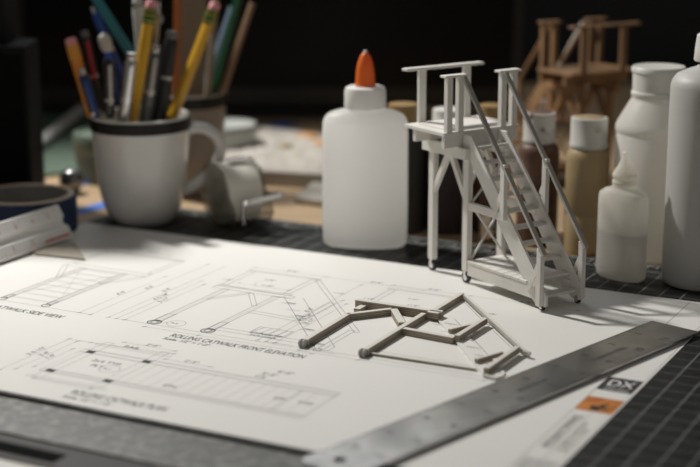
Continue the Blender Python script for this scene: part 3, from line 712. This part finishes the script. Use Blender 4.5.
paint_bottle('dark plum paint bottle with white lid behind the model platform', 6.95, 108.2, 1.6, 1.25, 7.0, 8.4, 'plum', 'white_lid')
paint_bottle('rust paint bottle with an ochre lid behind the model platform', 9.85, 108.4, 1.35, .95, 7.3, 8.65, 'rust', 'lid_gold')

# ------------------------------------------------------------------ mugs
def mug(label, x, y, z, body, R, H, handle=None):
    t = thing('mug', label, 'mug', (x, y, z))
    k = R / 3.45; h = H / 7.6
    out = [(1.75, 0), (2.05, .03), (2.3, .35), (2.62, .95), (2.92, 2.0), (3.08, 3.2), (3.18, 4.6), (3.30, 6.0), (3.38, 6.9)]
    MB().lathe([(r * k, q * h) for r, q in out] + [(3.42 * k, 7.42 * h), (3.42 * k, 7.52 * h), (3.34 * k, 7.6 * h), (3.25 * k, 7.55 * h), (3.22 * k, 6.9 * h), (3.12 * k, 6.0 * h), (3.0 * k, 4.6 * h), (2.75 * k, 2.0 * h), (2.3 * k, .7 * h), (1.4 * k, .5 * h)], 64).build('body', M[body], t, smooth=True)
    MB().ring(6.62 * h, 7.43 * h, 3.30 * k, 3.45 * k, 64).build('rim_band', M['rim'], t, smooth=True)
    if handle:
        MB().path(handle, .43, 16).build('handle', M[body], t, smooth=True, sub=1)
    return t
MX, MY = -14.85, 110.2
hpts = [(3.0, 0, 6.35), (3.6, 0, 6.75), (4.5, 0, 6.75), (5.45, 0, 6.2), (5.75, 0, 5.3), (5.5, 0, 4.2), (4.75, 0, 3.3), (3.8, 0, 2.6), (3.05, 0, 2.2), (2.75, 0, 2.05)]
mug('off-white mug with black rim holding pens and two yellow pencils', MX, MY, 0, 'mug', 3.56, 7.7, hpts)
NX, NY = -12.7, 121.0
mug('taupe mug with black rim standing behind the off-white mug', NX, NY, -MAT_T, 'mug_brown', 3.15, 8.0)

def placed(u0, v0, y0, u1, v1, y1, cx, cy, zb, taper):
    """bottom and top of a stick: it passes rim pixel (u0,v0) and ends at top pixel (u1,v1); it runs down till it meets the mug"""
    E, Tp = at(u0, v0, y0), at(u1, v1, y1); d = (E - Tp).normalized(); p = E.copy()
    while True:
        q = p + d * .1
        lim = 1.3 + (q.z - zb) * taper
        if q.z < zb + .75 or math.hypot(q.x - cx, q.y - cy) > min(lim, 2.75): break
        p = q
    return p, Tp
def in_mug(u0, v0, dy0, u1, v1, dy1): return placed(u0, v0, MY + dy0, u1, v1, MY + dy1, MX, MY, 0, .42)
def in_mug2(u0, v0, dy0, u1, v1, dy1): return placed(u0, v0, NY + dy0, u1, v1, NY + dy1, NX, NY, -MAT_T, .42)

def pencil(label, pp, body, r=.42, eraser=True, roll=0.0, fer='ferrule'):
    t = thing('pencil', label, 'pencil'); L = aim(t, pp[0], pp[1], roll)
    Lb = L - (1.55 if eraser else 0)
    MB().tube((0, 0, 0), (0, 0, Lb), r, n=6).build('body', M[body], t, bevel=.03)
    if eraser:
        fe_ = MB().lathe([(r * .98, Lb - .05), (r * 1.04, Lb), (r * 1.04, Lb + .95), (r * .98, L - .5)], 24).build('ferrule', M[fer], t, smooth=True)
        for q in (.12, .5, .82): MB().ring(Lb + q, Lb + q + .1, r * .9, r * 1.09, 24).build('gold_band', M['ferrule_band'], fe_, smooth=True)
        MB().lathe([(r * .95, L - .55), (r * .95, L - .12), (r * .8, L), (r * .3, L + .03)], 20).build('eraser', M['eraser'], t, smooth=True)
    else:
        MB().lathe([(r * .9, L - .01), (r * .85, L + .04), (.05, L + .06)], 16).build('end_cap', M[body], t, smooth=True)
    return t
def pen(label, pp, body, r=.36, top='chrome', clip=None, grip=None, button=True, name='pen'):
    r *= 1.12; t = thing(name, label, 'pen'); L = aim(t, pp[0], pp[1], .3)
    MB().lathe([(r * .6, 0), (r * .95, .5), (r, 1.0), (r, L - 1.2), (r * .95, L - .65), (r * .8, L - .5)], 24).build('barrel', M[body], t, smooth=True)
    if button: MB().lathe([(r * .55, L - .55), (r * .55, L - .12), (r * .45, L), (r * .1, L + .01)], 18).build('button', M[top], t, smooth=True)
    else: MB().lathe([(r * .82, L - .52), (r * .9, L - .3), (r * .8, L - .05), (r * .3, L)], 18).build('top_cap', M[top], t, smooth=True)
    MB().ring(L - 3.4, L - 3.2, r * .9, r * 1.06, 24).build('band', M['chrome'], t, smooth=True)
    if clip:
        MB().box((-.13, -r - .14, L - 3.6), (.13, -r - .06, L - .8)).box((-.13, -r - .14, L - .95), (.13, -r + .1, L - .8)).build('clip', M[clip], t, bevel=.03)
    return t

pencil('yellow pencil with a pink eraser leaning right, rightmost in the off-white mug', in_mug(175, 110, .8, 216, 3, 2.2), 'yellow')
pencil('nearly upright yellow pencil with pink eraser in middle of the off-white mug', in_mug(133, 114, -1.2, 152, 1, -.4), 'yellow', roll=.4)
pencil('orange pencil with a pink eraser at left of the off-white mug', in_mug(93, 116, 0.3, 70, 38, .4), 'orange_pencil', .43, fer='orange_pencil')
pen('dark grey pen with a red clip behind the orange pencil', in_mug(101, 114, 1.2, 84, 30, 1.8), 'black', .34, 'grey_pen', 'red', button=False)
pen('translucent navy pen with blue clip at left of the off-white mug', in_mug(97, 118, -1.3, 81, 68, -1.3), 'navy', .36, 'chrome', 'blue')
pen('black pen with a blue tip and silver clip in front row of mug', in_mug(110, 118, -2.2, 108, 52, -2.2), 'black', .36, 'blue', 'chrome')
t = thing('cotton_swab_stick', 'blue stick with a white cotton tip among the pens', 'swab'); L_ = aim(t, *in_mug(122, 112, 1.4, 103, 33, 1.6))
MB().tube((0, 0, 0), (0, 0, L_ - .6), .17, n=14).build('stick', M['blue'], t, smooth=True)
MB().loft([(L_ - 1.5, .2, .2), (L_ - 1.2, .42, .42), (L_ - .6, .5, .5), (L_ - .15, .4, .4), (L_, .1, .1)], 20).build('tip', M['cotton'], t, smooth=True, sub=1)
t = thing('ruling_stick', 'long teal flat stick leaning left out of the mug', 'stick'); L_ = aim(t, *in_mug(146, 78, 2.0, 92, -8, 2.4))
MB().box((-.33, -.14, 0), (.33, .14, L_)).build('shaft', M['teal'], t, bevel=.06)
MB().box((-.34, -.15, L_ - .5), (.34, .15, L_)).build('end_cap', M['teal'], t, bevel=.06)
pen('slim blue pen beside the teal stick', in_mug(128, 90, 2.6, 92, 7, 3.0), 'blue', .28, 'chrome', None)
pen('silver chrome pen in front of the upright yellow pencil', in_mug(124, 118, -2.0, 132, 52, -2.2), 'silver', .40, 'silver', 'chrome', button=False)
pen('grey metal pen with silver top between the two yellow pencils', in_mug(146, 116, -.4, 156, 45, -.2), 'grey_pen', .40, 'silver', 'chrome', button=False)
pen('black marker with a grey top left of the leaning yellow pencil', in_mug(160, 114, .2, 173, 31, .5), 'black', .46, 'grey_pen', None, button=False, name='marker')
t = thing('drafting_compass', 'steel drawing compass standing among the pens', 'compass'); L_ = aim(t, *in_mug(152, 110, 2.2, 158, 12, 2.4))
MB().bar((-.12, 0, 0), (-.05, 0, L_ - .6), .22, .22, (0, 1, 0)).build('leg', M['silver'], t, bevel=.04); MB().bar((.2, 0, 0), (.05, 0, L_ - .6), .22, .22, (0, 1, 0)).build('leg', M['silver'], t, bevel=.04)
MB().tube((0, -.22, L_ - .5), (0, .22, L_ - .5), .42, n=20).build('hinge', M['silver'], t, smooth=True); MB().tube((0, 0, L_ - .2), (0, 0, L_ + .7), .16, n=12).build('grip', M['chrome'], t, smooth=True)
t = thing('paintbrush', 'white handled paintbrush behind the upright yellow pencil', 'brush'); L_ = aim(t, *in_mug(142, 88, 2.8, 138, -6, 3.2))
MB().lathe([(.18, 0), (.3, 2), (.42, 5), (.46, L_ - 1), (.3, L_)], 20).build('handle', M['cotton'], t, smooth=True)
MB().ring(L_ - .9, L_ - .6, .3, .5, 20).build('band', M['silver'], t, smooth=True)

# second mug's sticks
t = thing('stir_stick', 'broad flat raw wood stirring stick in the taupe mug', 'stick'); L_ = aim(t, *in_mug2(190, 92, .3, 193, -15, .6), 0)
MB().prism([(-1.1, 0), (1.1, 0), (1.1, L_ - .5), (.8, L_), (-.8, L_), (-1.1, L_ - .5)], -.12, .12).build('blade', M['stick'], t, bevel=.03)
pencil('dark green pencil leaning right in the taupe mug', in_mug2(214, 92, .6, 240, -8, 1.2), 'green', .36, False)
pencil('brown pencil leaning furthest right in the taupe mug', in_mug2(222, 94, -.6, 252, 4, -.2), 'brown_stick', .27, False)
pencil('blue grey pencil behind the leaning yellow pencil', in_mug2(204, 90, 1.6, 232, 8, 2.4), 'bluegrey', .3, False)
pencil('rust orange pencil rising beside the wooden stirring stick', in_mug2(176, 90, -1.3, 178, -6, -1.0), 'orange_stick', .3, False)
t = thing('wooden_dowel', 'thin raw wooden dowel between the stirring stick and green pencil', 'dowel'); L_ = aim(t, *in_mug2(208, 90, -1.4, 216, -6, -1.0))
MB().tube((0, 0, 0), (0, 0, L_), .27, n=16).build('rod', M['stick'], t, smooth=True); MB().lathe([(.26, L_ - .02), (.2, L_ + .06), (.05, L_ + .08)], 16).build('end_cap', M['stick'], t, smooth=True)

# ------------------------------------------------------------------ tape dispenser
td = thing('tape_dispenser', 'clear plastic tape dispenser with cream tape roll beside the mug handle', 'tape dispenser', (-8.25, 108.9, 0), math.radians(30))
# local x is the roll's axis; roll centre at height 2.55
def disc(x0, x1, r0, r1, zc=2.35, n=48):
    m_ = MB().ring(x0, x1, r0, r1, n); m_.xf(Matrix.Translation((0, 0, zc)) @ Matrix.Rotation(PI / 2, 4, 'Y')); return m_
disc(-1.25, 1.25, 1.0, 2.15).build('tape_roll', M['roll'], td, smooth=True)
disc(-1.22, 1.3, .8, 1.02).build('core', M['roll_core'], td, smooth=True)
MB().tube((-1.3, 0, 2.35), (1.35, 0, 2.35), .78, n=32).build('hub', M['roll'], td, smooth=True)
for x0, x1 in ((-1.5, -1.4), (1.45, 1.55)):
    prof2 = [(2.35 * math.cos(a), 2.35 + 2.35 * math.sin(a)) for a in [PI * .5 + k * PI / 20 for k in range(0, 21)]]
    prof2 += [(1.2, 0.0), (2.6, .3), (3.3, 1.35), (3.1, 1.75), (2.2, 2.6), (1.4, 4.2)]
    MB().prism(prof2, x0, x1, 'yz').xf(Matrix.Scale(-1, 4, (0, 1, 0))).build('side_plate', M['clear'], td)
MB().box((-1.45, -3.3, 1.28), (1.5, -3.0, 1.38)).build('front_bridge', M['clear'], td)
MB().box((-1.4, -.9, 0), (1.45, 1.0, .1)).build('base_bridge', M['clear'], td)
ct = MB().bar((-.7, -3.15, 2.15), (2.2, -3.15, 2.5), .42, .42).build('cutter_bar', M['chrome'], td, bevel=.06)
MB().bar((-.75, -3.05, .6), (-.75, -3.05, 2.3), .16, .3, (0, 1, 0)).build('cutter_bracket', M['chrome'], ct, bevel=.03)
MB().bar((-.6, -.3, 4.75), (.8, -.3, 4.75), .5, .12).build('top_clip', M['chrome'], td, bevel=.03)

# ------------------------------------------------------------------ masking tape roll and triangular scale
mt_ = thing('masking_tape_roll', 'roll of dark blue masking tape lying flat behind the white scale', 'tape roll', (-22.75, 107.4, -MAT_T))
MB().ring(0, 2.75, 3.35, 3.62, 96).build('tape', M['masking'], mt_, smooth=True)
MB().ring(-.0, 2.84, 3.05, 3.43, 96).build('core_edge', M['core'], mt_, smooth=True)
MB().ring(.02, 2.76, 2.98, 3.06, 96).build('core_lining', M['core_in'], mt_, smooth=True)

q1, q0 = Vector((-18.75, 104.0)), Vector((-22.6, 96.7))
ds = (q1 - q0).normalized(); back = Vector((-ds.y, ds.x))          # points away from the camera
q0 = q1 - ds * 30.5
ts = thing('triangular_scale', 'white triangular architect scale with red numerals by the blue tape roll', 'scale ruler', (q0.x, q0.y, .18), math.atan2(ds.y, ds.x))
W3, L3 = 2.7, 30.5; H3 = W3 * .866
tri = [(0, 0), (W3, 0), (W3 / 2, H3)]
poly = []
cen = (W3 / 2, H3 / 3)
for i in range(3):
    a, b = Vector(tri[i]), Vector(tri[(i + 1) % 3]); mid = (a + b) / 2; inn = (Vector(cen) - mid).normalized()
    poly += [a + (b - a) * .06 + inn * .0, a + (b - a) * .36 - inn * .02, a + (b - a) * .45 + inn * .26, a + (b - a) * .55 + inn * .26, a + (b - a) * .64 - inn * .02, a + (b - a) * .94]
MB().prism([tuple(p) for p in poly], 0, L3, 'yz').build('body', M['scale'], ts, bevel=.03)
# printed ticks and numerals on the face towards the camera (edge 2->0)
tk = MB(); tk2 = MB()
fn = Vector((0, -math.sin(PI / 3), math.cos(PI / 3))); up_ = Vector((0, math.cos(PI / 3), math.sin(PI / 3)))
def on_face(x, s): return Vector((x, 0, 0)) + up_ * s + fn * .032
def facemap(m_):  # xy plane -> face
    m_.v = [Vector((p.x, 0, 0)) + up_ * p.y + fn * (.035) for p in m_.v]; return m_
for i in range(0, 60):
    x = L3 - .6 - i * .42
    tk.quad((x, .2), (x, .38 if i % 3 else .5), .035, 0); tk.quad((x, W3 - .2), (x, W3 - (.36 if i % 3 else .46)), .035, 0)
for i in range(0, 9):
    tk2.text(str((i * 2) % 10 + 1), L3 - 2.3 - i * 1.9, .45, .5, 0); tk2.text(str((i * 4) % 10), L3 - 1.6 - i * 1.7, W3 - .88, .5, 0)
facemap(tk2).build('pale_numerals', M['scale_pink'], ts, flat_up=True)
tk.quad((L3 - 2.9, .38), (L3 - .25, .38), .16, 0)
facemap(tk).build('red_graduations', M['scale_red'], ts, flat_up=True)

tag(MB().prism([(-17.15, 98.6), (-18.55, 102.9), (-21.6, 100.9), (-20.6, 99.9)], 0.03, .17, 'xy').build('chipboard_triangle', M['chip'], bevel=.01), 'small grey brown triangle of chipboard under the end of the white scale', 'card scrap')

# ------------------------------------------------------------------ background clutter
def ground(u, v, z=-MAT_T):
    a = (u - 350) / F_PX; b = (233.5 - v) / F_PX; c, s = math.cos(PITCH), math.sin(PITCH)
    t = (z - CAM_H) / (-s + b * c); return Vector((a * t, (c + b * s) * t, z))
mo = thing('computer_monitor', 'black computer monitor standing at the back of the desk', 'monitor', (-8.0, 158, -MAT_T))
MB().box((-25.2, -2, .9), (25.2, 2.2, 34)).build('bezel', M['monitor'], mo, bevel=.3)
MB().box((-24.2, -2.08, 3.0), (24.2, -1.95, 33)).build('screen', M['screen'], mo)
MB().box((-3, 1.5, 0), (3, 3.5, 12)).build('stand_neck', M['monitor'], mo); MB().box((-11, -3, 0), (11, 9, .8)).build('stand_base', M['monitor'], mo, bevel=.2)
sp_ = thing('black_box', 'plain black box standing behind the blue tape at far left', 'box', (-25.9, 116, -MAT_T))
MB().box((.78, -2.7, 0), (2.5, 2.5, 12.4)).box((-2.45, -2.7, 0), (.77, -1.34, 12.4)).build('cabinet', M['speaker'], sp_, bevel=.25); MB().box((-2.2, -2.8, .6), (2.2, -2.7, 11.8)).build('front_panel', M['rubber'], sp_, bevel=.04)
MB().box((-19, -1.3, 0), (.75, 4.2, 31)).build('shade_tower', M['speaker'], sp_, bevel=.25)  # tall block, mostly unseen, added to cast soft shadow over mug and sheet corner
g0 = ground(20, 182); g1 = ground(108, 168); g2 = ground(120, 112); g3 = ground(40, 104)
tag(MB().prism([(g0.x, g0.y), (g1.x, g1.y), (g2.x, g2.y), (g3.x, g3.y)], -MAT_T, -MAT_T + .3, 'xy').build('green_cutting_board', M['greenmat'], bevel=.03), 'grey green cutting board lying on the desk behind the mug', 'cutting board')
ta, tb_ = ground(36, 148, .4), ground(92, 103, .4)
tag(MB().tube(ta + Vector((0, 0, .15)), tb_ + Vector((0, 0, .15)), .5, n=20).build('white_tube', M['white_tube'], smooth=True), 'white plastic tube lying slanted on the green cutting board', 'tube')
def tub(label, x, y, r, h, m1, m2, z=-MAT_T):
    t = thing('round_tub', label, 'tub', (x, y, z), 0, 'round tubs behind the mugs')
    MB().lathe([(r * .9, 0), (r * .93, .05), (r * .94, h * .62)], 48).build('body', M[m1], t, smooth=True)
    MB().lathe([(r * .97, h * .6), (r, h * .63), (r, h * .93), (r * .97, h), (r * .9, h), (r * .88, h * .96), (r * .2, h * .96)], 48).build('lid', M[m2], t, smooth=True)
    return t
tub('low pale round tub with a lid right of the taupe mug', -10.7, 133.5, 2.7, 3.3, 'tin', 'tin')
tub('low grey green round tub left behind the off-white mug', -19.6, 126.0, 2.9, 3.9, 'tin_green', 'tin_green', -MAT_T + .0)
kb = thing('chrome_ball', 'shiny dark chrome ball left of the off-white mug', 'ball', (-21.75, 120.3, -MAT_T))
MB().sphere((0, 0, 1.05), .98).build('ball', M['ball'], kb, smooth=True); MB().lathe([(.6, 0), (.7, .05), (.55, .3)], 24).build('foot', M['rubber'], kb, smooth=True)
kb2 = thing('chrome_ball', 'shiny dark chrome ball with tan ring under the pale stair model', 'ball', (9.9, 105.2, -MAT_T))
MB().sphere((0, 0, 1.05), .95).build('ball', M['ball'], kb2, smooth=True)
MB().ring(-.35, .35, .5, 1.0, 32).xf(Matrix.Translation((-.55, .1, 1.0)) @ Matrix.Rotation(PI / 2, 4, 'Y')).build('ring', M['core'], kb2, smooth=True)
# foam tray with paint and paper
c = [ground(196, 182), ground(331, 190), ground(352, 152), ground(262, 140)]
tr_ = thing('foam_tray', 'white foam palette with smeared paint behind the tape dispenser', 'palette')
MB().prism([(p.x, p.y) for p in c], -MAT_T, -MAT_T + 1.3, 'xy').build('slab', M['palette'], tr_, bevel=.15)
rnd = random.Random(7)
mbp = MB(); nx, ny = 22, 14
P = [Vector((p.x, p.y)) for p in c]
for j in range(ny + 1):
    for i in range(nx + 1):
        a, b = .06 + .88 * i / nx, .06 + .88 * j / ny
        q = (P[0] * (1 - a) + P[1] * a) * (1 - b) + (P[3] * (1 - a) + P[2] * a) * b
        e = min(i, nx - i, j, ny - j)
        mbp.v.append(Vector((q.x, q.y, -MAT_T + 1.31 + (0 if e == 0 else rnd.uniform(.02, .42)))))
mbp.f = [(j * (nx + 1) + i, j * (nx + 1) + i + 1, (j + 1) * (nx + 1) + i + 1, (j + 1) * (nx + 1) + i) for j in range(ny) for i in range(nx)]
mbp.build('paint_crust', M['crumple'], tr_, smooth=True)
for (u, v, r_, m_) in ((308, 140, 1.1, 'apricot'), (322, 147, .9, 'apricot'), (285, 150, .7, 'paint_dry_tan')):
    q = ground(u, v, 1.0); MB().loft([(0, r_, r_ * .8), (.35, r_ * .9, r_ * .7), (.55, r_ * .4, r_ * .4)], 20).xf(Matrix.Translation((q.x, q.y, 1.05))).build('paint_blob', M[m_], tr_, smooth=True)
fq = [ground(294, 204), ground(340, 210), ground(345, 186), ground(318, 184)]
tag(MB().prism([(p.x, p.y) for p in fq], -MAT_T, .25, 'xy').build('foam_scrap', M['crumple'], bevel=.06), 'small white foam offcut on the desk behind the glue bottle', 'foam scrap')
def strip(label, p, q, w_):
    a, b = ground(*p), ground(*q); t = MB().bar(a + Vector((0, 0, .02)), b + Vector((0, 0, .02)), w_, .03)
    return tag(t.build('tape_strip', M['masking_strip']), label, 'tape', 'strips of blue tape on the desk')
strip('blue tape strip on the desk between dark ball and off-white mug', (66, 187), (112, 178), 1.3)
strip('blue tape strip on the desk just behind the mat corner', (74, 213), (112, 203), 1.4)
strip('blue tape strip on the desk beyond the white foam palette', (226, 138), (292, 124), 2.6)
# white strip by the brown model
s0, s1, s2 = at(561, 63, 126.5), at(571, 44, 126.5), at(583, 22, 126.5)
s00 = Vector((s0.x - .9, 126.5, 8.5)); sz = Vector((s0.x - 2.2, 126.5, 0.0 - MAT_T))
tag(MB().path([sz, s00, s0, s1, s2], [.14, .14, .14, .14, .12], 10).build('white_cable_tie', M['cotton'], smooth=True), 'thin white plastic strip leaning behind the brown wooden model', 'strip')

# ------------------------------------------------------------------ light
def lamp(name, kind, loc, energy, col=(1, 1, 1), size=.05, target=None, spot=None, blend=.5):
    l = bpy.data.lights.new(name, kind); l.energy = energy; l.color = col
    o_ = bpy.data.objects.new(name, l); COL.objects.link(o_); o_.location = Vector(loc) * S
    if kind == 'AREA': l.shape = 'DISK'; l.size = size
    else: l.shadow_soft_size = size
    if target is not None: o_.rotation_euler = (Vector(target) - Vector(loc)).to_track_quat('-Z', 'Y').to_euler()
    if kind == 'SPOT': l.spot_size = math.radians(spot); l.spot_blend = blend
    return o_
lamp('desk_lamp_light', 'SPOT', (-42, 134, 70), 34.5, (1.0, .975, .935), .027, (0, 92, 0), 80, .5)
lw_ = lamp('added_glare_light', 'AREA', (-12, 182, 60), 2.4, (.95, .98, 1.0), .6, (-5, 60, 0))  # area light added out of view, for glare on the steel ruler and near edge
wd = bpy.data.worlds.new('room_ambient'); scene.world = wd; wd.use_nodes = True
wd.node_tree.nodes['Background'].inputs[0].default_value = (1.0, .965, .91, 1)
wd.node_tree.nodes['Background'].inputs[1].default_value = .125

scene.view_settings.view_transform = 'Standard'
scene.view_settings.look = 'None'
scene.view_settings.gamma = 1.0
scene.view_settings.exposure = 0.0
scene.view_settings.use_curve_mapping = False
